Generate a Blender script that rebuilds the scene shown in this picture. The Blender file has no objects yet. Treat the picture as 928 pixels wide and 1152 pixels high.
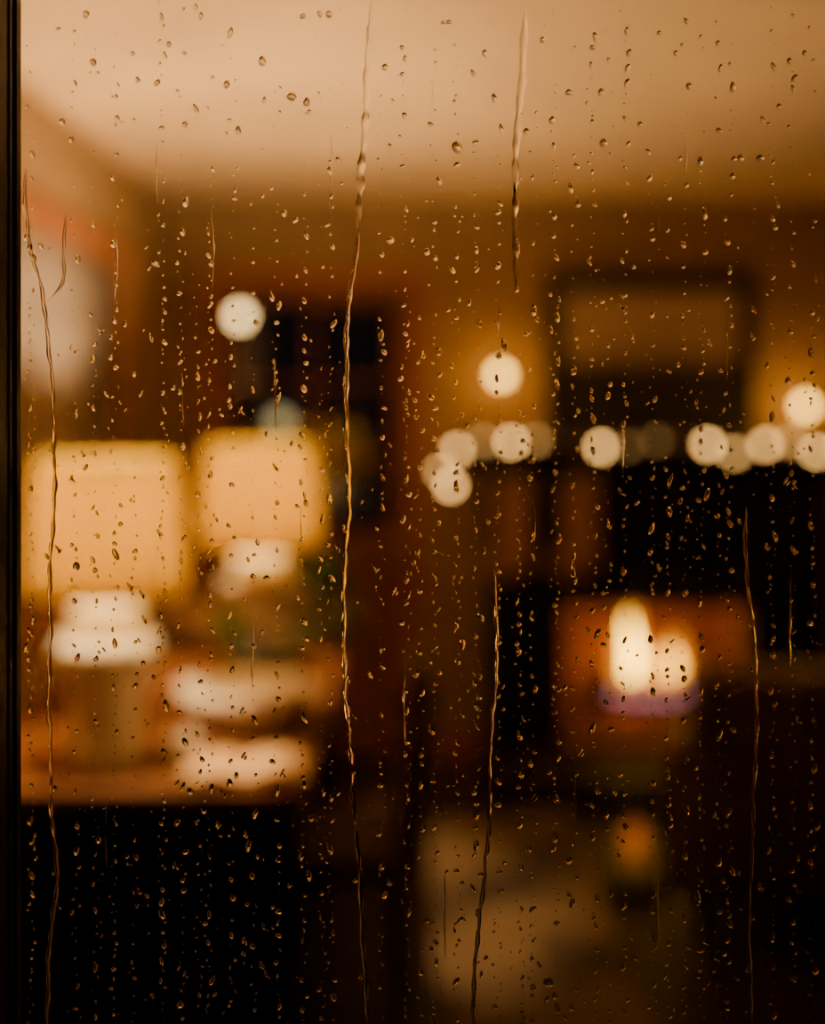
import bpy, bmesh, math, random
from mathutils import Vector, Matrix
random.seed(7)
C = bpy.context.scene.collection
F=1600.0; CX=464.0; HY=450.0; EYE=1.6

# ------------------------------------------------------------------ materials
def mat(name, col, rough=0.6, col2=None, scale=8.0, stretch=(1,1,1), metal=0.0, bump=0.0,
        spec=0.5, detail=4.0, lo=.35, hi=.65):
    m=bpy.data.materials.new(name); m.use_nodes=True
    nt=m.node_tree; p=nt.nodes['Principled BSDF']
    p.inputs['Roughness'].default_value=rough
    p.inputs['Metallic'].default_value=metal
    p.inputs['Specular IOR Level'].default_value=spec
    tc=nt.nodes.new('ShaderNodeTexCoord'); mp=nt.nodes.new('ShaderNodeMapping')
    mp.inputs['Scale'].default_value=stretch
    nz=nt.nodes.new('ShaderNodeTexNoise'); nz.inputs['Scale'].default_value=scale
    nz.inputs['Detail'].default_value=detail
    nt.links.new(tc.outputs['Object'],mp.inputs['Vector']); nt.links.new(mp.outputs['Vector'],nz.inputs['Vector'])
    cr=nt.nodes.new('ShaderNodeValToRGB')
    if col2 is None: col2=tuple(c*0.85 for c in col)
    cr.color_ramp.elements[0].position=lo; cr.color_ramp.elements[1].position=hi
    cr.color_ramp.elements[0].color=(*col2,1); cr.color_ramp.elements[1].color=(*col,1)
    nt.links.new(nz.outputs['Fac'],cr.inputs['Fac']); nt.links.new(cr.outputs['Color'],p.inputs['Base Color'])
    if bump>0:
        b=nt.nodes.new('ShaderNodeBump'); b.inputs['Strength'].default_value=bump; b.inputs['Distance'].default_value=.01
        nt.links.new(nz.outputs['Fac'],b.inputs['Height']); nt.links.new(b.outputs['Normal'],p.inputs['Normal'])
    return m

def glass(name, ior, col=(1,1,1), rough=0.0):
    m=bpy.data.materials.new(name); m.use_nodes=True; nt=m.node_tree
    nt.nodes.clear(); o=nt.nodes.new('ShaderNodeOutputMaterial'); g=nt.nodes.new('ShaderNodeBsdfGlass')
    g.inputs['IOR'].default_value=ior; g.inputs['Roughness'].default_value=rough; g.inputs['Color'].default_value=(*col,1)
    nt.links.new(g.outputs[0],o.inputs[0]); return m

def emit(name,col,s):
    m=bpy.data.materials.new(name); m.use_nodes=True; nt=m.node_tree
    nt.nodes.clear(); o=nt.nodes.new('ShaderNodeOutputMaterial'); g=nt.nodes.new('ShaderNodeEmission')
    g.inputs['Color'].default_value=(*col,1); g.inputs['Strength'].default_value=s
    nt.links.new(g.outputs[0],o.inputs[0]); return m

def shade_mat(name,col,trans):
    m=bpy.data.materials.new(name); m.use_nodes=True; nt=m.node_tree
    nt.nodes.clear(); o=nt.nodes.new('ShaderNodeOutputMaterial')
    d=nt.nodes.new('ShaderNodeBsdfDiffuse'); t=nt.nodes.new('ShaderNodeBsdfTranslucent'); x=nt.nodes.new('ShaderNodeMixShader')
    nz=nt.nodes.new('ShaderNodeTexNoise'); nz.inputs['Scale'].default_value=60
    cr=nt.nodes.new('ShaderNodeValToRGB'); cr.color_ramp.elements[0].color=(*[c*.85 for c in trans],1); cr.color_ramp.elements[1].color=(*trans,1)
    nt.links.new(nz.outputs['Fac'],cr.inputs['Fac']); nt.links.new(cr.outputs['Color'],t.inputs['Color'])
    d.inputs['Color'].default_value=(*col,1); x.inputs[0].default_value=.5
    nt.links.new(d.outputs[0],x.inputs[1]); nt.links.new(t.outputs[0],x.inputs[2]); nt.links.new(x.outputs[0],o.inputs[0])
    return m

M={}
M['wall']=mat('wall_paint',(.34,.21,.095),.8,scale=5,bump=.05)
M['ceil']=mat('ceiling_paint',(.75,.52,.29),.85,scale=3)
M['wood']=mat('honey_wood',(.17,.058,.008),.55,(.10,.03,.004),scale=6,stretch=(6,1,1),spec=.2)
M['door']=mat('stained_door_wood',(.28,.08,.025),.45,(.16,.045,.013),scale=6,stretch=(8,8,1))
M['trim']=mat('casing_wood',(.42,.15,.042),.45,(.27,.085,.023),scale=6,stretch=(8,8,1))
M['dark']=mat('dark_stained_wood',(.009,.005,.0035),.5,(.005,.003,.002),scale=6,stretch=(8,1,1),spec=.25)
M['black']=mat('black_painted_frame',(.006,.006,.007),.35,(.004,.004,.004),scale=40)
M['slate']=mat('black_slate',(.012,.009,.008),.5,(.006,.005,.005),scale=9,bump=.2)
M['hearth']=mat('polished_hearth_stone',(.03,.012,.006),.55,(.012,.006,.003),scale=9,spec=.06)
M['ceramic']=mat('lamp_ceramic',(.92,.88,.80),.3,(.86,.82,.74),scale=5)
M['cream']=mat('cream_ceramic',(.88,.8,.68),.3,(.82,.74,.62),scale=5)
M['brass']=mat('aged_brass',(.6,.35,.12),.3,metal=1.0,scale=20)
M['iron']=mat('wrought_iron',(.015,.014,.013),.6,metal=.6,scale=30)
M['leather']=mat('brown_leather',(.09,.036,.014),.45,(.05,.019,.008),scale=12,bump=.15)
M['chairfab']=mat('maroon_upholstery',(.06,.015,.008),.8,(.035,.008,.005),scale=30,bump=.1)
M['rug']=mat('wool_rug',(.24,.16,.085),.95,(.02,.012,.007),scale=1.9,bump=.4,detail=5,lo=.42,hi=.6)
M['blind']=mat('linen_blind',(.27,.21,.17),.9,(.21,.16,.13),scale=12,stretch=(1,1,6))
M['stock']=mat('knitted_stocking',(.46,.23,.15),.9,(.30,.14,.09),scale=25,bump=.3)
M['cuff']=mat('stocking_fleece',(.34,.2,.12),.95,scale=40,bump=.4)
M['petal']=mat('rose_petals',(.85,.67,.55),.7,(.75,.57,.45),scale=20)
M['leaf']=mat('green_leaves',(.13,.30,.015),.5,(.07,.17,.01),scale=15)
M['pot']=mat('brown_glazed_pot',(.08,.022,.01),.3,(.04,.012,.006),scale=8)
M['paper']=mat('book_paper',(.8,.56,.30),.8,(.7,.46,.24),scale=30,stretch=(1,12,1))
M['wax']=mat('candle_wax',(.8,.68,.5),.5,scale=8)
M['bark']=mat('charred_log',(.05,.025,.014),.9,(.015,.01,.008),scale=14,stretch=(1,4,4),bump=.8)
M['wire']=mat('green_wire',(.01,.02,.01),.6,scale=20)
M['soil']=mat('night_ground',(.02,.025,.015),.95,(.01,.012,.008),scale=2,bump=.3)
M['pane']=glass('window_glass',1.5)
M['water']=glass('rain_water',1.33)
M['doorpane']=glass('door_glass',1.5,(.95,.95,.92))
M['shade']=shade_mat('lamp_shade_linen',(.82,.60,.025),(.58,.452,.0005))
M['bulb']=emit('warm_bulb',(1,.65,.30),3400)
FC=(1,.50,.13)
M['fairy']=emit('fairy_bulb',FC,18)
M['flame']=emit('candle_flame',(1,.58,.08),60)
M['fire1']=emit('fire_flame',(1,.55,.035),19)
M['fire2']=emit('fire_flame_low',(1,.44,.02),10)
M['fire3']=emit('fire_flame_outer',(1,.27,.012),2.0)
M['ember']=emit('violet_flame_base',(.64,.24,.25),1.7)
M['amber']=emit('amber_lantern_glow',(1,.19,.015),.6)
M['porch']=emit('porch_globe',(1,.62,.23),14)
M['porch2']=emit('garden_globe',(.74,.58,.26),1.6)

def brickmat():
    m=bpy.data.materials.new('firebrick'); m.use_nodes=True; nt=m.node_tree; p=nt.nodes['Principled BSDF']
    p.inputs['Roughness'].default_value=.9
    tc=nt.nodes.new('ShaderNodeTexCoord'); mp=nt.nodes.new('ShaderNodeMapping'); mp.inputs['Rotation'].default_value=(math.pi/2,0,0)
    b=nt.nodes.new('ShaderNodeTexBrick'); b.inputs['Scale'].default_value=5
    b.inputs['Color1'].default_value=(.34,.14,.055,1); b.inputs['Color2'].default_value=(.22,.085,.033,1); b.inputs['Mortar'].default_value=(.08,.04,.02,1)
    nt.links.new(tc.outputs['Object'],mp.inputs['Vector']); nt.links.new(mp.outputs['Vector'],b.inputs['Vector']); nt.links.new(b.outputs['Color'],p.inputs['Base Color'])
    return m
M['brick']=brickmat()
def floormat():
    m=bpy.data.materials.new('oak_floorboards'); m.use_nodes=True; nt=m.node_tree; p=nt.nodes['Principled BSDF']
    p.inputs['Roughness'].default_value=.4; p.inputs['Specular IOR Level'].default_value=.2
    tc=nt.nodes.new('ShaderNodeTexCoord'); mp=nt.nodes.new('ShaderNodeMapping'); mp.inputs['Rotation'].default_value=(0,0,math.pi/2)
    b=nt.nodes.new('ShaderNodeTexBrick'); b.inputs['Scale'].default_value=1.5; b.inputs['Row Height'].default_value=.14; b.inputs['Brick Width'].default_value=1.6
    b.inputs['Mortar Size'].default_value=.004
    b.inputs['Color1'].default_value=(.035,.014,.006,1); b.inputs['Color2'].default_value=(.02,.008,.004,1); b.inputs['Mortar'].default_value=(.006,.003,.002,1)
    nt.links.new(tc.outputs['Object'],mp.inputs['Vector']); nt.links.new(mp.outputs['Vector'],b.inputs['Vector']); nt.links.new(b.outputs['Color'],p.inputs['Base Color'])
    return m
M['floor']=floormat()
def paintmat():
    m=bpy.data.materials.new('landscape_painting'); m.use_nodes=True; nt=m.node_tree; p=nt.nodes['Principled BSDF']
    p.inputs['Roughness'].default_value=.5
    tc=nt.nodes.new('ShaderNodeTexCoord'); sp=nt.nodes.new('ShaderNodeSeparateXYZ'); nz=nt.nodes.new('ShaderNodeTexNoise'); nz.inputs['Scale'].default_value=4
    ad=nt.nodes.new('ShaderNodeMath'); ad.operation='MULTIPLY_ADD'; ad.inputs[1].default_value=.16
    cr=nt.nodes.new('ShaderNodeValToRGB'); e=cr.color_ramp.elements
    e[0].position=.46; e[0].color=(.02,.01,.008,1); e[1].position=.60; e[1].color=(.36,.25,.21,1)
    n=e.new(.95); n.color=(.50,.37,.31,1)
    nt.links.new(tc.outputs['Generated'],sp.inputs[0]); nt.links.new(tc.outputs['Object'],nz.inputs['Vector'])
    nt.links.new(nz.outputs['Fac'],ad.inputs[0]); nt.links.new(sp.outputs['Z'],ad.inputs[2]); nt.links.new(ad.outputs[0],cr.inputs['Fac'])
    nt.links.new(cr.outputs['Color'],p.inputs['Base Color']); return m
M['painting']=paintmat()

# ------------------------------------------------------------------ helpers
def empty(name,loc=(0,0,0),rot=0):
    e=bpy.data.objects.new(name,None); C.objects.link(e); e.location=loc; e.rotation_euler=(0,0,rot); e.empty_display_size=.1; return e
def obj(name,verts,faces,m,parent=None,smooth=False,bevel=0,seg=2):
    me=bpy.data.meshes.new(name); me.from_pydata(verts,[],faces); 
    bm=bmesh.new(); bm.from_mesh(me); bmesh.ops.recalc_face_normals(bm,faces=bm.faces); bm.to_mesh(me); bm.free()
    me.materials.append(m)
    if smooth:
        for p in me.polygons: p.use_smooth=True
    o=bpy.data.objects.new(name,me); C.objects.link(o)
    if parent: o.parent=parent
    if bevel>0:
        b=o.modifiers.new('bevel','BEVEL'); b.width=bevel; b.segments=seg
        for p in me.polygons: p.use_smooth=seg>2
    return o
def boxdata(b):
    x0,x1,y0,y1,z0,z1=b
    v=[(x0,y0,z0),(x1,y0,z0),(x1,y1,z0),(x0,y1,z0),(x0,y0,z1),(x1,y0,z1),(x1,y1,z1),(x0,y1,z1)]
    f=[(0,3,2,1),(4,5,6,7),(0,1,5,4),(1,2,6,5),(2,3,7,6),(3,0,4,7)]
    return v,f
def boxes(name,bs,m,parent=None,bevel=0,seg=2):
    V=[];Fc=[]
    for b in bs:
        v,f=boxdata(b); k=len(V); V+=v; Fc+=[tuple(i+k for i in q) for q in f]
    return obj(name,V,Fc,m,parent,bevel=bevel,seg=seg)
def lathe(name,prof,m,parent=None,loc=(0,0,0),n=40,closed=True,smooth=True):
    V=[];Fc=[]
    for r,z in prof:
        for i in range(n):
            a=2*math.pi*i/n; V.append((loc[0]+r*math.cos(a),loc[1]+r*math.sin(a),loc[2]+z))
    for j in range(len(prof)-1):
        for i in range(n):
            k=(i+1)%n; Fc.append((j*n+i,j*n+k,(j+1)*n+k,(j+1)*n+i))
    if closed:
        Fc.append(tuple(range(n-1,-1,-1))); L=(len(prof)-1)*n; Fc.append(tuple(L+i for i in range(n)))
    return obj(name,V,Fc,m,parent,smooth)
def sphere_prof(r,zs=1.0,n=12,z0=0):
    return [(max(1e-4,r*math.sin(math.pi*i/n)),z0-r*zs*math.cos(math.pi*i/n)) for i in range(n+1)]
def tube(name,pts,r,m,parent=None,n=10,taper=None):
    V=[];Fc=[]; pts=[Vector(p) for p in pts]
    for j,p in enumerate(pts):
        t=(pts[min(j+1,len(pts)-1)]-pts[max(j-1,0)]).normalized()
        u=t.cross(Vector((0,0,1)) if abs(t.z)<.9 else Vector((1,0,0))).normalized(); w=t.cross(u)
        rr=r if taper is None else taper[j]
        for i in range(n):
            a=2*math.pi*i/n; V.append(tuple(p+u*math.cos(a)*rr+w*math.sin(a)*rr))
    for j in range(len(pts)-1):
        for i in range(n):
            k=(i+1)%n; Fc.append((j*n+i,j*n+k,(j+1)*n+k,(j+1)*n+i))
    Fc.append(tuple(range(n))); L=(len(pts)-1)*n; Fc.append(tuple(L+i for i in range(n)))
    return obj(name,V,Fc,m,parent,True)
def light(name,loc,power,col,r=.03,parent=None):
    l=bpy.data.lights.new(name,'POINT'); l.energy=power; l.color=col; l.shadow_soft_size=r
    o=bpy.data.objects.new(name,l); C.objects.link(o); o.location=loc
    if parent: o.parent=parent
    return o

# ------------------------------------------------------------------ room shell
XL,XR,YN,YB,ZC=-1.1,2.7,.64,6.35,2.5
boxes('floor',[(XL-.15,XR+.15,YN,YB+.6,-.06,0)],M['floor'])
boxes('ceiling',[(XL-.15,XR+.15,YN,YB+.6,ZC,ZC+.1)],M['ceil'])
T=.15
boxes('wall_back',[(XL,-.86,YB,YB+T,0,ZC),(-.86,-.02,YB,YB+T,2.1,ZC),(-.02,.6,YB,YB+T,0,ZC),(.6,1.52,YB,YB+T,.95,ZC),(1.52,XR,YB,YB+T,0,ZC)],M['wall'])
WY0,WY1,WZ0,WZ1=3.72,5.33,.98,2.1
boxes('wall_left',[(XL-T,XL,YN,WY0,0,ZC),(XL-T,XL,WY1,YB+T,0,ZC),(XL-T,XL,WY0,WY1,0,WZ0),(XL-T,XL,WY0,WY1,WZ1,ZC)],M['wall'])
boxes('wall_right',[(XR,XR+T,YN,YB+T,0,ZC)],M['wall'])
OX0,OX1,OZ0,OZ1=-.32,.95,.95,2.2
boxes('wall_front',[(XL,OX0,YN,YN+.12,0,ZC),(OX1,XR,YN,YN+.12,0,ZC),(OX0,OX1,YN,YN+.12,0,OZ0),(OX0,OX1,YN,YN+.12,OZ1,ZC)],M['wall'])
boxes('baseboard_back',[(XL,-.94,YB-.018,YB,0,.13),(.06,.32,YB-.018,YB,0,.13),(1.82,XR,YB-.018,YB,0,.13)],M['trim'],bevel=.004)
boxes('baseboard_left',[(XL,XL+.018,YN+.12,YB-.02,0,.13)],M['trim'],bevel=.004)
boxes('baseboard_right',[(XR-.018,XR,YN+.12,YB-.02,0,.13)],M['trim'],bevel=.004)
boxes('ground',[(-6,6,-4,YN-.001,-.2,-.1),(-6,6,YB+.61,14,-.2,-.1)],M['soil'])

# near window (rainy)
w=empty('window_1',(0,.6,0))
GX0,GX1,GZ0,GZ1=-.166,.80,1.0,2.15
boxes('glass_pane',[(GX0-.008,GX1,0,.004,GZ0,GZ1)],M['pane'],w)
boxes('outer_frame',[(-.36,GX0,-.03,-.0005,.9,2.25),(GX1-.01,1.0,-.03,-.0005,.9,2.25),(GX0,GX1-.01,-.03,-.0005,.9,GZ0+.01),(GX0,GX1-.01,-.03,-.0005,GZ1-.01,2.25)],M['black'],w,bevel=.0012)
boxes('glazing_bead',[(GX0-.006,GX0+.0012,-.008,-.0006,GZ0,GZ1),(GX0-.006,GX0+.0006,-.016,-.012,GZ0,GZ1)],M['black'],w,bevel=.0006)
boxes('inner_frame',[(-.36,-.19,.0045,.038,.9,2.25),(GX1-.01,1.0,.0045,.038,.9,2.25),(-.19,GX1-.01,.0045,.038,.9,GZ0+.01),(-.19,GX1-.01,.0045,.038,GZ1-.01,2.25)],M['black'],w,bevel=.001)

# left window with blind
w2=empty('window_2',(XL,0,0))
cw=.085
boxes('casing',[(0,.022,WY0-cw,WY0,WZ0-cw,WZ1+cw),(0,.022,WY1,WY1+cw,WZ0-cw,WZ1+cw),(0,.022,WY0,WY1,WZ1,WZ1+cw),(0,.05,WY0-cw,WY1+cw,WZ0-.03,WZ0)],M['trim'],w2,bevel=.004)
boxes('sash',[(-.1,-.06,WY0,WY0+.05,WZ0,WZ1),(-.1,-.06,WY1-.05,WY1,WZ0,WZ1),(-.1,-.06,WY0+.05,WY1-.05,WZ0,WZ0+.05),(-.1,-.06,WY0+.05,WY1-.05,WZ1-.05,WZ1)],M['trim'],w2)
boxes('glass',[(-.083,-.078,WY0+.05,WY1-.05,WZ0+.05,WZ1-.05)],M['doorpane'],w2)
V=[];Fc=[];nz_=60
for i in range(nz_+1):
    z=WZ1-.005-(WZ1-WZ0-.01)*i/nz_; x=-.016+.012*abs(math.sin(i*math.pi/10))
    V+=[(x,WY0+.01,z),(x,WY1-.01,z)]
for i in range(nz_): Fc.append((2*i,2*i+1,2*i+3,2*i+2))
b=obj('roman_blind',V,Fc,M['blind'],w2,True); s=b.modifiers.new('s','SOLIDIFY'); s.thickness=.003

# door
d=empty('door_1',(0,YB,0))
DX0,DX1=-.86,-.02
boxes('casing',[(DX0-.085,DX0,-.022,0,0,2.19),(DX1,DX1+.085,-.022,0,0,2.19),(DX0,DX1,-.022,0,2.1,2.19)],M['trim'],d,bevel=.005)
PX0,PX1,PZ0,PZ1=-.81,-.10,1.0,2.03
boxes('leaf',[(DX0+.004,PX0,.03,.075,.01,2.095),(PX1,DX1-.004,.03,.075,.01,2.095),(PX0,PX1,.03,.075,PZ1,2.095),(PX0,PX1,.03,.075,.85,PZ0),(PX0,PX1,.03,.075,.01,.22),(PX0,PX1,.045,.065,.22,.85)],M['door'],d,bevel=.003)
boxes('muntin',[(-.463,-.443,.035,.07,PZ0,PZ1),(PX0,PX1,.037,.068,1.67,1.69),(PX0,PX1,.037,.068,1.33,1.35)],M['door'],d)
boxes('glass',[(PX0,PX1,.05,.055,PZ0,PZ1)],M['doorpane'],d)
lathe('knob',[(.012,-.02),(.012,.0),(.03,.012),(.032,.03),(.02,.042),(.002,.045)],M['brass'],d,(0,0,0)).matrix_local=Matrix.Translation((-.06,.01,.98))@Matrix.Rotation(math.pi/2,4,'X')

# lamps outside behind door
def garden(px,py,Y,r,m):
    X=(px-CX)*Y/F; Z=EYE-(py-HY)*Y/F
    e=empty('garden_lamp',(X,Y,-.1)); z=Z+.1
    lathe('post',[(.06,0),(.05,.03),(.018,.06),(.015,z-.12),(.03,z-r-.02),(.02,z-r)],M['iron'],e)
    lathe('globe',sphere_prof(r,1,12,z),m,e,n=20)
    return e
garden(270,356,7.35,.040,M['porch']); garden(315,475,7.35,.05,M['porch2'])

# ------------------------------------------------------------------ fireplace
fp=empty('fireplace',(1.06,YB,0))
def B(n,bs,m,bev=.006): return boxes(n,bs,m,fp,bevel=bev)
B('surround',[(-.74,-.44,-.2,0,0,1.34),(.44,.74,-.2,0,0,1.34),(-.44,.44,-.2,0,.88,1.34)],M['dark'])
B('pilaster_panel',[(-.70,-.50,-.225,-.2,.16,1.2),(.50,.70,-.225,-.2,.16,1.2),(-.4,.4,-.225,-.2,1.0,1.26)],M['dark'])
B('cornice',[(-.78,.78,-.25,0,1.29,1.345)],M['dark'])
B('mantel_shelf',[(-.85,.85,-.36,0,1.345,1.4)],M['dark'],.01)
B('slate_slip',[(-.44,-.40,-.19,.0,.1,.88),(.40,.44,-.19,.0,.1,.88),(-.44,.44,-.19,.0,.70,.879)],M['slate'],.002)
B('firebox',[(-.46,-.42,0,.5,.1,.92),(.42,.46,0,.5,.1,.92),(-.46,.46,.46,.5,.1,.92),(-.46,.46,0,.5,.9,.94),(-.46,.46,-.19,.5,.05,.12)],M['brick'],0)
boxes('hearth_slab',[(-.78,.78,-.8,-.2,0,.1)],M['hearth'],fp,bevel=.008)
gr=empty('fire_grate',(1.06,YB+.15,.12))
gb=[]
for i in range(7): gb.append((-.27+.09*i-.008,-.27+.09*i+.008,-.14,.16,.10,.115))
gb+=[(-.29,.29,-.14,-.125,.10,.125),(-.29,.29,.145,.16,.10,.125)]
for sx in(-.27,.26):
    for sy in(-.14,.14): gb.append((sx,sx+.015,sy,sy+.015,0,.17))
boxes('bars',gb,M['iron'],gr)
def log(name,p0,p1,r):
    n=7; p0=Vector(p0);p1=Vector(p1)
    pts=[p0.lerp(p1,i/n)+Vector((0,random.uniform(-.006,.006),random.uniform(-.005,.005))) for i in range(n+1)]
    return tube(name,pts,r,M['bark'],gr,12,[r*random.uniform(.9,1.1) for _ in pts])
log('log_1',(-.27,-.07,.155),(.22,-.05,.16),.04); log('log_2',(-.2,.07,.155),(.27,.08,.155),.045); log('log_3',(-.22,.03,.225),(.24,-.02,.23),.038)
# flames (children of the grate they burn on)
fl=empty('flames',(-1.06,-YB-.15,-.12)); fl.parent=gr
def flame(name,px,py0,py1,wpx,m,Y):
    X=(px-CX)*Y/F; z0=EYE-(py1-HY)*Y/F; z1=EYE-(py0-HY)*Y/F; r=wpx*Y/F/2; h=z1-z0
    pr=[(r*.35,0),(r*.85,h*.12),(r,h*.28),(r*.85,h*.48),(r*.5,h*.7),(r*.22,h*.88),(.001,h)]
    V=[];Fc=[];n=16
    for j,(rr,z) in enumerate(pr):
        off=.012*math.sin(z*18+px)
        for i in range(n):
            a=2*math.pi*i/n; V.append((X+off+rr*math.cos(a),Y+rr*.7*math.sin(a),z0+z))
    for j in range(len(pr)-1):
        for i in range(n):
            k=(i+1)%n; Fc.append((j*n+i,j*n+k,(j+1)*n+k,(j+1)*n+i))
    Fc.append(tuple(range(n)))
    return obj(name,V,Fc,m,fl,True)
YF=6.40
flame('tall_tongue',710,690,762,15,M['fire1'],YF)
flame('right_tongue',755,724,760,14,M['fire2'],YF)
flame('small_tongue',735,748,764,6,M['fire2'],YF-.03)
for i,(x,a,b_,wd) in enumerate([(698,718,770,22),(711,680,770,34),(736,720,770,24),(758,710,770,30),(779,742,772,16)]):
    flame('outer_tongue_%d'%(i+1),x,a,b_,wd,M['fire3'],YF+.06)
for i,(x,a,b_,wd) in enumerate([(692,772,787,15),(712,778,790,15),(731,776,790,15),(750,778,790,15),(772,768,784,15)]):
    flame('violet_tongue_%d'%(i+1),x,a,b_,wd,M['ember'],YF-.12)
light('ember_light',(1.03,6.62,.30),5.5,(1,.36,.07),.03,fl)
light('hidden_fire_fill',(1.06,6.46,.80),5.0,(1,.36,.07),.03,fl)  # unseen lamp added behind the lintel to light the firebox from above

# painting
pt=empty('framed_painting',(1.06,YB,0))
def zpx(y,Y): return EYE-(y-HY)*Y/F
z0,z1=zpx(490,YB),zpx(306,YB); hx=.47; fw=.08
boxes('frame',[(-hx,-hx+fw,-.04,0,z0,z1),(hx-fw,hx,-.04,0,z0,z1),(-hx+fw,hx-fw,-.04,0,z0,z0+fw*.8),(-hx+fw,hx-fw,-.04,0,z1-fw*1.1,z1)],M['black'],pt,bevel=.01,seg=3)
boxes('canvas',[(-hx+fw,hx-fw,-.02,-.005,z0+fw*.8,z1-fw*1.1)],M['painting'],pt)

# candlesticks on mantel
def candle(px,py):
    Y=6.16; X=(px-CX)*Y/F; Zf=zpx(py,Y); h=Zf-.02-1.4
    e=empty('candlestick',(X,Y,1.4)); hc=min(.12,h*.5); hs=h-hc
    lathe('holder',[(.045,0),(.045,.008),(.02,.02),(.009,.035),(.009,hs*.5),(.016,hs*.55),(.009,hs*.6),(.009,hs-.02),(.024,hs-.008),(.024,hs)],M['brass'],e,n=24)
    lathe('candle',[(.012,hs),(.012,h-.012),(.008,h-.01)],M['wax'],e,n=16)
    lathe('flame',[(.006,h-.006),(.018,h+.004),(.021,h+.016),(.017,h+.030),(.008,h+.044),(.0005,h+.056)],M['flame'],e,n=16)
    light('candle_light',(0,0,h+.02),5.2,(1,.41,.05),.028,e)
candle(563,422); candle(906,457)

# string of globe lights
sl=empty('string_lights',(0,0,0))
pos=[(507,546,1),(496,530,.6),(514,506,.9),(545,496,.4),(575,497,1),(602,495,.4),(640,510,0),(676,503,1),(706,502,.3),(738,496,.3),(766,508,0),(796,500,1),(826,510,.6),(861,500,.9),(889,496,.5),(918,508,.9),(948,500,.9),(980,505,.9)]
lv={1:M['fairy'],.9:emit('fairy_bulb_warm',FC,15),.6:emit('fairy_bulb_mid',FC,8.5),.5:emit('fairy_bulb_low',FC,6),.4:emit('fairy_bulb_dim',FC,4),.3:emit('fairy_bulb_faint',FC,1.2)}
wp=[]
for i,(px,py,s) in enumerate(pos):
    Y=5.965+.012*math.sin(i*2.1); X=(px-CX)*Y/F; Z=zpx(py,Y); wp.append(Vector((X,Y+.018,Z+.024)))
    if s>0:
        lathe('bulb_%d'%(i+1),sphere_prof(.019,1,10),lv[s],sl,(X,Y,Z),n=16)
        lathe('cap_%d'%(i+1),[(.009,.016),(.009,.030),(.004,.034)],M['wire'],sl,(X,Y,Z),n=8)
fine=[]
for i in range(len(wp)-1):
    for k in range(4):
        t=k/4; p=wp[i].lerp(wp[i+1],t); p.z-=.012*math.sin(math.pi*t); fine.append(p)
fine.append(wp[-1])
tube('wire',fine,.0022,M['wire'],sl,6)

# stockings
def stocking(px,top,bot,flip=1):
    Y=6.07; X=(px-CX)*Y/F; zt=zpx(top,Y); h=zt-zpx(bot,Y)
    e=empty('christmas_stocking',(X,Y,zt))
    o=[(-.075,0),(.075,0),(.075,-.55*h),(.09,-.72*h),(.07,-.9*h),(.02,-.99*h),(-.06,-1.0*h),(-.125,-.96*h),(-.14,-.87*h),(-.11,-.79*h),(-.07,-.72*h),(-.068,-.5*h)]
    o=[(x*flip,z) for x,z in o]; n=len(o)
    V=[(x,-.022,z) for x,z in o]+[(x,.022,z) for x,z in o]
    Fc=[tuple(range(n)),tuple(range(2*n-1,n-1,-1))]+[(i,(i+1)%n,n+(i+1)%n,n+i) for i in range(n)]
    obj('foot_and_leg',V,Fc,M['stock'],e,bevel=.015,seg=4)
    boxes('cuff',[(-.085,.085,-.03,.03,-.085,.004)],M['cuff'],e,bevel=.014,seg=4)
    tube('loop',[(.06,0,0),(.062,0,.02),(.055,0,.035),(.048,0,.02),(.05,0,0)],.004,M['cuff'],e,8)
stocking(577,536,652); stocking(652,536,650)

# ------------------------------------------------------------------ desk
dk=empty('desk',(0,0,0)); X0,X1,Y0,Y1=-1.07,-.235,3.1,4.75
boxes('top',[(X0,X1,Y0,Y1,.715,.75)],M['wood'],dk,bevel=.006)
boxes('end_panel',[(X0+.02,X1-.02,Y0+.03,Y0+.06,0,.715),(X0+.02,X1-.02,Y1-.06,Y1-.03,0,.715)],M['dark'],dk,bevel=.003)
boxes('apron',[(X0+.02,X0+.045,Y0+.06,Y1-.06,.1,.715),(X1-.045,X1-.03,Y0+.06,Y1-.06,.62,.715)],M['dark'],dk)
boxes('raised_panel',[(X0+.1,X1-.1,Y0+.018,Y0+.03,.12,.6)],M['dark'],dk,bevel=.005)

# table lamps
def table_lamp(px,Y):
    X=(px-CX)*Y/F; e=empty('table_lamp',(X,Y,.75))
    lathe('ceramic_base',[(.08,0),(.088,.008),(.088,.02),(.078,.03),(.076,.08),(.078,.14),(.086,.18),(.103,.205),(.12,.23),(.125,.25),(.122,.27),(.112,.288),(.098,.30),(.088,.315),(.085,.33),(.085,.345),(.08,.362),(.066,.378),(.048,.388),(.04,.398),(.03,.412)],M['ceramic'],e)
    lathe('stem',[(.008,.41),(.008,.585),(.014,.59),(.014,.615)],M['brass'],e,n=16)
    o=lathe('shade',[(.187,.392),(.184,.45),(.172,.62),(.164,.712)],M['shade'],e,n=64,closed=False)
    s=o.modifiers.new('s','SOLIDIFY'); s.thickness=.0012
    for k in range(3):
        a=k*2*math.pi/3; tube('spider_%d'%(k+1),[(0,0,.69),(.163*math.cos(a),.163*math.sin(a),.708)],.002,M['brass'],e,6)
    lathe('finial',[(.004,.685),(.004,.70),(.012,.71),(.012,.725),(.002,.735)],M['brass'],e,n=12)
    tube('harp',[(.045*math.sin(math.pi*t/10),0,.59+.10*t/10) for t in range(11)],.002,M['brass'],e,6)
    lathe('bulb',sphere_prof(.026,1.1,8,.635),M['bulb'],e,n=14)
table_lamp(120,3.36); table_lamp(292,4.42)

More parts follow.
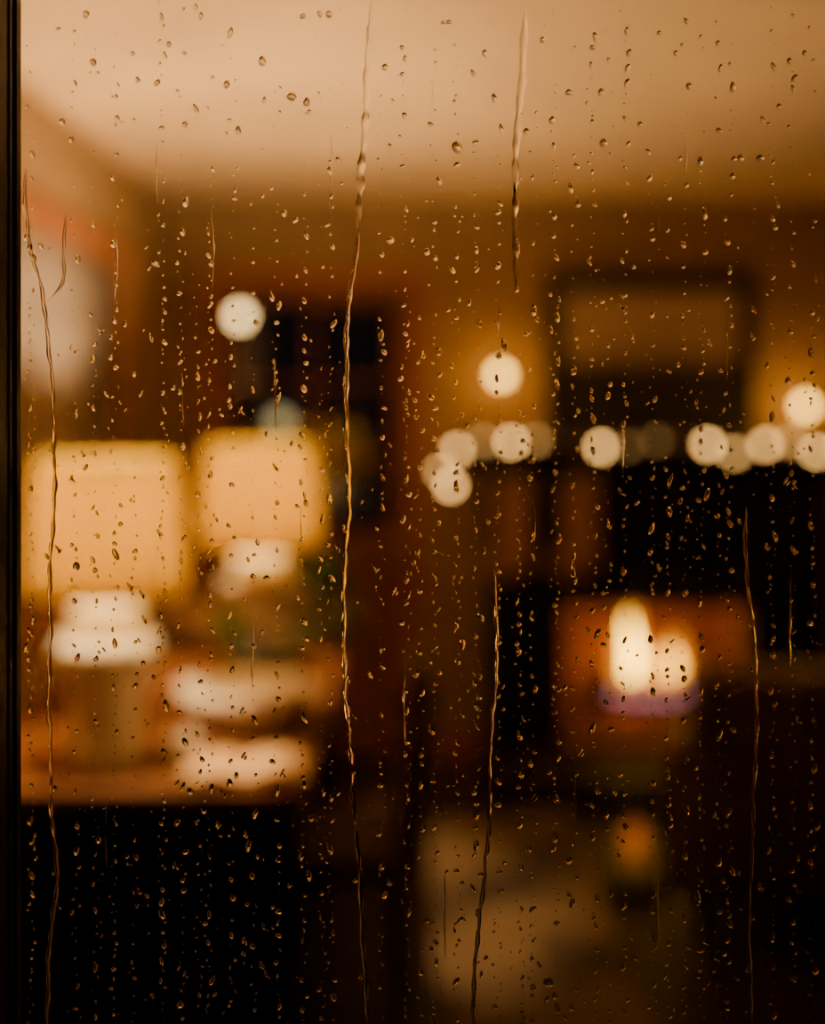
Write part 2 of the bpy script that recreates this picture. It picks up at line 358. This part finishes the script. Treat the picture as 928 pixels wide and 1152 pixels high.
# white bowl
lathe('serving_bowl',[(.06,0),(.065,.01),(.06,.015),(.11,.04),(.155,.08),(.175,.125),(.17,.127),(.148,.085),(.1,.045),(.02,.03),(.001,.029)],M['cream'],None,(-.425,3.64,.75),closed=False,n=48)
lathe('small_cup',[(.028,0),(.03,.004),(.038,.02),(.043,.06),(.0405,.06),(.035,.022),(.02,.012),(.001,.011)],M['cream'],None,(-.548,3.36,.75),closed=False,n=32)
# open book
bk=empty('open_book',(-.38,3.24,.75),.08)
V=[];Fc=[];n=12
for i in range(n+1):
    x=-.13+.26*i/n; z=.012+.02*abs(math.sin(math.pi*(i/n)*2))*(.9)
    V+=[(x,-.095,z),(x,.095,z),(x,-.095,.006),(x,.095,.006)]
for i in range(n):
    a=4*i;b_=a+4
    Fc+=[(a,b_,b_+1,a+1),(a+2,a+3,b_+3,b_+2),(a,a+2,b_+2,b_),(a+1,b_+1,b_+3,a+3)]
Fc+=[(0,1,3,2),(4*n,4*n+2,4*n+3,4*n+1)]
obj('pages',V,Fc,M['paper'],bk); boxes('cover',[(-.135,.135,-.1,.1,0,.006)],M['chairfab'],bk,bevel=.001)

# flower arrangement
fa=empty('rose_arrangement',(-.42,4.02,.75))
lathe('pot',[(.07,0),(.075,.006),(.1,.04),(.115,.09),(.105,.125),(.11,.135),(.1,.135),(.09,.12),(.001,.118)],M['pot'],fa,closed=False)
def petal(c,dirv,size,V,Fc,open_):
    u=dirv.cross(Vector((0,0,1)));  u=u.normalized() if u.length>.01 else Vector((1,0,0)); up=u.cross(dirv).normalized(); k=len(V); N=5
    for i in range(N+1):
        for j in range(N+1):
            s=(i/N-.5)*2; t=j/N; wdt=size*.6*math.sin(math.pi*min(.98,.15+t*.75))
            p=c+u*s*wdt+up*t*size+dirv*(open_*t*t*size - .35*size*s*s+.15*size)
            V.append(tuple(p))
    for i in range(N):
        for j in range(N): a=k+i*(N+1)+j; Fc.append((a,a+1,a+N+2,a+N+1))
V=[];Fc=[];LV=[];LF=[];stems=[]
random.seed(3)
for k in range(26):
    a=k*2.4; r=.22*math.sqrt((k+.5)/26); c=Vector((r*1.1*math.cos(a),r*.7*math.sin(a),.33-1.9*r*r-random.uniform(0,.05)))
    if c.x>.1 and c.y<.05: c.z-=.03
    stems.append(c.copy())
    for ring,(nn,op,sc) in enumerate([(4,.05,.036),(5,.4,.045),(6,.9,.052)]):
        for q in range(nn):
            an=q*2*math.pi/nn+ring*.5; dv=Vector((math.cos(an),math.sin(an),.0)); petal(c-Vector((0,0,.02))+dv*.006*ring,dv,sc,V,Fc,op)
obj('roses',V,Fc,M['petal'],fa,True)
for c in stems[::3]: tube('stem',[(0,0,.12),(c.x*.5,c.y*.5,.2),(c.x,c.y,c.z-.015)],.003,M['leaf'],fa,6)
for k in range(26):
    a=random.uniform(0,6.28); r=random.uniform(.06,.2); c=Vector((r*math.cos(a)+(.05 if k%2 else 0),r*.7*math.sin(a),.14+random.uniform(0,.06)))
    dv=Vector((math.cos(a),math.sin(a),.3)).normalized(); petal(c,dv,.07,LV,LF,1.2)
for k in range(26):
    c=Vector((.17+random.uniform(-.03,.04),-.02+random.uniform(-.04,.05),.28+random.uniform(0,.07)))
    a=random.uniform(-2,1); petal(c,Vector((math.cos(a),math.sin(a),.2)).normalized(),.06,LV,LF,.9)
obj('leaves',LV,LF,M['leaf'],fa,True)

# ------------------------------------------------------------------ desk chair (tucked in at the desk, facing the wall)
ch=empty('upholstered_chair',(-.2,3.72,0))
boxes('seat',[(-.24,.17,-.24,.24,.40,.49)],M['chairfab'],ch,bevel=.03,seg=4)
V,Fc=boxdata((.15,.235,-.23,.23,.44,.93)); V=[(x+(.03 if z>.9 else 0),y*(1 if z<.9 else .92),z) for x,y,z in V]
obj('back_cushion',V,Fc,M['chairfab'],ch,bevel=.035,seg=4)
for i,(x,y) in enumerate([(-.21,-.2),(-.21,.2),(.16,-.2),(.16,.2)]):
    tube('leg_%d'%(i+1),[(x,y,.41),(x*1.0,y,.2),(x+(.02 if x>0 else -.0),y,0)],.02,M['dark'],ch,8,[.024,.02,.014])

# armchair by the fire (back towards the window)
ac=empty('leather_armchair',(1.22,4.45,0),-.25)
boxes('seat_base',[(-.30,.30,-.3,.32,.12,.34)],M['leather'],ac,bevel=.03,seg=4)
boxes('seat_cushion',[(-.26,.26,-.22,.34,.335,.46)],M['leather'],ac,bevel=.04,seg=4)
V,Fc=boxdata((-.33,.33,-.42,-.24,.14,.84)); V=[(x,y-(.08 if z>.5 else 0),z) for x,y,z in V]
obj('back',V,Fc,M['leather'],ac,bevel=.06,seg=5)
for n_,sx in (('arm_left',-1),('arm_right',1)):
    x0,x1=sorted((sx*.27,sx*.41))
    V,Fc=boxdata((x0,x1,-.36,.34,.12,.60)); V=[(x,y,z-(.08 if (z>.5 and y>0) else 0)) for x,y,z in V]
    obj(n_,V,Fc,M['leather'],ac,bevel=.05,seg=5)
for i,(x,y) in enumerate([(-.3,-.3),(.3,-.3),(-.3,.28),(.3,.28)]):
    lathe('leg_%d'%(i+1),[(.018,0),(.03,.13)],M['dark'],ac,(x,y,0),n=12)

# rug
rg=boxes('area_rug',[(.06,.60,2.5,5.5,.0,.012)],M['rug'],None,bevel=.004)

# candle lantern standing on the floor
ln=empty('floor_lantern',(.72,4.62,0))
q=.075
boxes('tray_and_lid',[(-q-.01,q+.01,-q-.01,q+.01,0,.03),(-q-.008,q+.008,-q-.008,q+.008,.27,.285)],M['iron'],ln,bevel=.003)
boxes('corner_post',[(sx*q-.006,sx*q+.006,sy*q-.006,sy*q+.006,.03,.27) for sx in(-1,1) for sy in(-1,1)],M['iron'],ln)
V=[(-q-.008,-q-.008,.285),(q+.008,-q-.008,.285),(q+.008,q+.008,.285),(-q-.008,q+.008,.285)]+[(-.02,-.02,.35),(.02,-.02,.35),(.02,.02,.35),(-.02,.02,.35)]
obj('roof',V,[(0,3,2,1),(4,5,6,7),(0,1,5,4),(1,2,6,5),(2,3,7,6),(3,0,4,7)],M['iron'],ln)
tube('handle',[(.045*math.cos(t*math.pi/10),0,.35+.05*math.sin(t*math.pi/10)) for t in range(11)],.004,M['iron'],ln,8)
lathe('candle',[(.025,.03),(.025,.115),(.004,.117)],M['wax'],ln,n=20)
lathe('amber_votive_glow',[(.01,.12),(.026,.135),(.03,.165),(.022,.20),(.008,.225),(.001,.235)],M['amber'],ln,n=20)

# ------------------------------------------------------------------ RAIN on the outside of the pane
random.seed(21)
S=.6/F
def g(px,py): return ((px-CX)*S, EYE-(py-HY)*S)
BY=-.0002
V=[];Fc=[]
def drop(px,py,a,b,h=.5,skew=0.0,lean=0.0):
    x,z=g(px,py); a*=S;b*=S; n=12; rings=[0,.3,.56,.78,.93,1.0]; base=len(V)
    ph=random.uniform(0,6.28); am=random.uniform(0,.18); hh=h*min(a,b)
    V.append((x,BY-hh,z-.15*b*skew))
    for rr in rings[1:]:
        yy=BY-hh*(1-rr*rr)
        for i in range(n):
            an=2*math.pi*i/n; q=1+am*math.sin(2*an+ph)+am*.5*math.sin(3*an+ph*2)
            dz=math.sin(an)*b*rr*q; dx=math.cos(an)*a*rr*q
            if skew and dz>0: dx*=1-.55*skew*(dz/b); 
            V.append((x+dx+lean*dz,yy,z+dz))
    for i in range(n): Fc.append((base,base+1+i,base+1+(i+1)%n))
    for j in range(len(rings)-2):
        for i in range(n):
            k=(i+1)%n; Fc.append((base+1+j*n+i,base+1+j*n+k,base+1+(j+1)*n+k,base+1+(j+1)*n+i))
    L=base+1+(len(rings)-2)*n; c0=len(V); V.append((x,BY,z))
    bb=len(V); 
    for i in range(n): V.append(V[L+i])
    for i in range(n): Fc.append((c0,bb+(i+1)%n,bb+i))
occupied=[]
def ok(px,py,r):
    for (x,y,q) in occupied:
        if abs(x-px)<r+q and abs(y-py)<(r+q)*1.3: return False
    return True
def put(px,py,a,b,**k):
    if px<26+a: return
    if ok(px,py,max(a,b*.7)):
        occupied.append((px,py,max(a,b*.7))); drop(px,py,a,b,**k)
big=[(295,69,5,6),(328,109,6,5),(345,115,4.5,5),(514,166,6.5,7.5),(679,161,5,5.5),(176,296,5.5,5.5),(433,76,4,4.5),(855,178,5,4.5),(268,147,4,5),(86,637,4.5,5.5),(617,1105,6.5,6),
(97,16,4,5),(70,137,4,4.5),(105,70,4,5),(370,16,4,4.5),(561,400,4,5),(640,104,4,4.5),(824,98,4,6),(833,178,4,4.5),(775,97,4,4.5),(255,95,4,5),(132,133,3,4),(439,270,5,5),(480,283,4,4.5),(818,272,4,4.5),(137,130,4,5),
(455,130,3.5,4),(592,148,4,4.5),(676,104,4,5),(720,140,3.5,4),(545,60,3.5,4),(650,230,3.5,4),(208,140,3.5,4),(320,240,3.5,4.5),(380,180,3,4),(240,190,3,4.5),(705,35,3.5,4.5),(760,60,3,4),(905,60,3,4),(876,120,3,4),(610,45,3,4),(505,25,3,3.5),(190,50,3,4),(226,18,3,4),(155,90,3,4),
(214,890,4.5,4),(560,905,4,4),(300,650,4,3.5),(152,420,3.5,4.5),(106,458,3.5,5),(868,560,3.5,4.5),(735,880,4,4),(452,700,3.5,4),(640,968,4.5,4),(350,920,3.5,4.5),(790,730,3.5,4),(262,1010,4,4)]
strong={(328,109),(345,115),(514,166),(679,161),(176,296),(617,1105),(86,637),(855,178)}
for x,y,a,b in big:
    st=(x,y) in strong or y>400; put(x,y,a*.95,b*.95,h=1.1 if st else random.uniform(.55,.9),skew=.3)
cols=[34,82,106,131,182,203,237,262,310,343,371,428,455,487,512,535,562,600,623,646,665,703,733,770,790,820,868,890,915,150,222,284,360,470,585,684,752,808]
for ci,cx in enumerate(cols):
    y=random.uniform(-10,40); drift=random.uniform(-.004,.004); dense=random.uniform(.65,1.2)*(1.2 if ci>28 else 1)
    start=random.uniform(-10,250) if ci<28 else random.uniform(200,600)
    while y<1160:
        if y>start or random.random()<.2:
            a=random.choice([.7,.9,1.2,1.6,2.2,3.2])*random.uniform(.85,1.15)
            b=a*random.choice([.9,1.1,1.4,2.0]) 
            hh=random.uniform(.45,.85) if y<330 else random.uniform(.4,.9)
            put(cx+drift*y+random.gauss(0,2.5),y,a,b,h=hh,skew=random.choice([0,.3,.8]),lean=random.uniform(-.4,.4))
        y+=random.uniform(4,18)*dense*(1.5 if y<330 else 1)
for _ in range(850):   # random spatter
    x=random.uniform(26,925); y=random.uniform(0,1150)
    if y<350 and random.random()<.5: continue
    a=random.choice([.6,.7,.9,1.2,1.7,2.6]); put(x,y,a,a*random.uniform(.9,1.6),h=random.uniform(.4,.85),skew=random.choice([0,.5]),lean=random.uniform(-.6,.6))
for _ in range(130):    # crooked merged drops
    x=random.uniform(60,900); y=random.uniform(330,1100); 
    put(x,y,1.8,4.5,h=.8,lean=random.uniform(-.6,.6)); drop(x+2.5,y+3,1.5,3,h=.8,lean=random.uniform(-1,1))
win=bpy.data.objects['window_1']
obj('raindrops',V,Fc,M['water'],win,True)

def smooth_path(pts,step=4):
    out=[]
    P=[Vector((p[0],p[1])) for p in pts]; P=[P[0]*2-P[1]]+P+[P[-1]*2-P[-2]]
    for i in range(1,len(P)-2):
        L=(P[i+1]-P[i]).length; n=max(2,int(L/step))
        for k in range(n):
            t=k/n; a,b,c,d_=P[i-1],P[i],P[i+1],P[i+2]
            out.append(.5*((2*b)+(c-a)*t+(2*a-5*b+4*c-d_)*t*t+(-a+3*b-3*c+d_)*t**3))
    out.append(P[-2]); return out
def rivulet(name,pts,wpx,h=.66,wig=.8,bead=.4,seed=0):
    rnd=random.Random(seed); path=smooth_path(pts); V=[];Fc=[];n=9; N=len(path)
    ph=[rnd.uniform(0,6) for _ in range(4)]
    for j,p in enumerate(path):
        y=p.y; off=wig*(math.sin(y*.045+ph[0])+.6*math.sin(y*.11+ph[1])+.35*math.sin(y*.23+ph[3]))
        w=wpx*(1+bead*math.sin(y*.07+ph[2])*math.sin(y*.19+ph[3])+rnd.uniform(-.08,.08))
        e=min(1,min(j,N-1-j)/6+.08); w*=e
        x,z=g(p.x+off,y); hh=h*w*S*(1+.3*math.sin(y*.13+ph[1]))
        for i in range(n):
            u=-1+2*i/(n-1); V.append((x-u*w*S,BY-.00005-(1-u*u)*hh,z))
    for j in range(N-1):
        for i in range(n-1):
            k=i+1; Fc.append((j*n+i,j*n+k,(j+1)*n+k,(j+1)*n+i))
    k0=len(V)
    for j in range(N): V.append(V[j*n]); V.append(V[j*n+n-1])
    for j in range(N-1): a=k0+2*j; Fc.append((a,a+2,a+3,a+1))
    o=obj(name,V,Fc,M['water'],win,True)
    me=o.data
    me.update()
    flip=[]
    for p in me.polygons:
        front=max(p.vertices)<k0
        if (front and p.normal.y>0) or ((not front) and p.normal.y<0): flip.append(p.index)
    bm=bmesh.new(); bm.from_mesh(me); bm.faces.ensure_lookup_table()
    bmesh.ops.reverse_faces(bm,faces=[bm.faces[i] for i in flip]); bm.to_mesh(me); bm.free()
rivulet('rivulet_1',[(28,185),(30,240),(36,292),(48,330),(56,400),(62,520),(57,640),(56,760),(58,900),(64,980),(56,1070),(52,1160)],2.1,seed=1)
rivulet('rivulet_1_branch',[(74,240),(72,292),(70,318),(60,332),(51,342)],1.8,.7,wig=.6,seed=2)
rivulet('rivulet_2_upper',[(419,-10),(414,80),(408,170),(403,262)],3.8,.3,wig=1,seed=3)
rivulet('rivulet_2',[(404,255),(392,350),(389,430),(392,560),(386,700),(394,850),(402,960),(408,1060),(413,1160)],2.6,seed=4)
rivulet('rivulet_3',[(592,10),(586,90),(581,170),(578,220)],4.0,.3,wig=.8,seed=5)
rivulet('rivulet_3_tail',[(579,205),(579,260),(582,330)],3.2,.6,wig=.8,seed=9)
rivulet('rivulet_4',[(555,640),(559,720),(552,840),(548,960),(536,1060),(532,1160)],2.1,seed=6)
rivulet('rivulet_5',[(838,570),(841,660),(851,750),(848,900),(843,1030),(845,1160)],1.9,seed=7)
rnd=random.Random(5)   # short thin drip trails
for i,(x,y,L) in enumerate([(176,160,70),(238,235,90),(373,150,110),(740,215,70),(487,90,60),(131,260,80),(205,420,60),(310,400,90),(516,240,50),(600,560,80),(770,120,90),(700,470,70),(455,760,80),(646,820,110),(285,700,80),(890,640,110),(120,900,90),(500,980,100),(740,980,90),(340,560,60),(817,350,80),(560,330,50)]):
    rivulet('drip_trail_%d'%(i+1),[(x,y),(x+rnd.uniform(-1.5,1.5),y+L*.5),(x+rnd.uniform(-2,2),y+L)],rnd.uniform(.9,1.3),.3,wig=.4,seed=50+i)
me=bpy.data.objects['raindrops'].data; bm=bmesh.new(); bm.from_mesh(me)
fl_=[]
for f in bm.faces:
    f.normal_update(); flat=all(abs(v.co.y-BY)<1e-7 for v in f.verts)
    if (flat and f.normal.y<0) or ((not flat) and f.normal.y>0): fl_.append(f)
bmesh.ops.reverse_faces(bm,faces=fl_); bm.to_mesh(me); bm.free()

# ------------------------------------------------------------------ world, camera
wd=bpy.data.worlds.new('night'); bpy.context.scene.world=wd; wd.use_nodes=True
bg=wd.node_tree.nodes['Background']; bg.inputs[0].default_value=(.02,.03,.05,1); bg.inputs[1].default_value=.06
cam=bpy.data.cameras.new('camera'); co=bpy.data.objects.new('camera',cam); C.objects.link(co)
co.location=(0,0,EYE); co.rotation_euler=(math.pi/2,0,0)
cam.sensor_fit='VERTICAL'; cam.sensor_height=36; cam.sensor_width=36; cam.lens=50
cam.shift_y=-(576-HY)/1152; cam.clip_start=.02
cam.dof.use_dof=True; cam.dof.focus_distance=.5995; cam.dof.aperture_fstop=2.8; cam.dof.aperture_blades=0
bpy.context.scene.camera=co
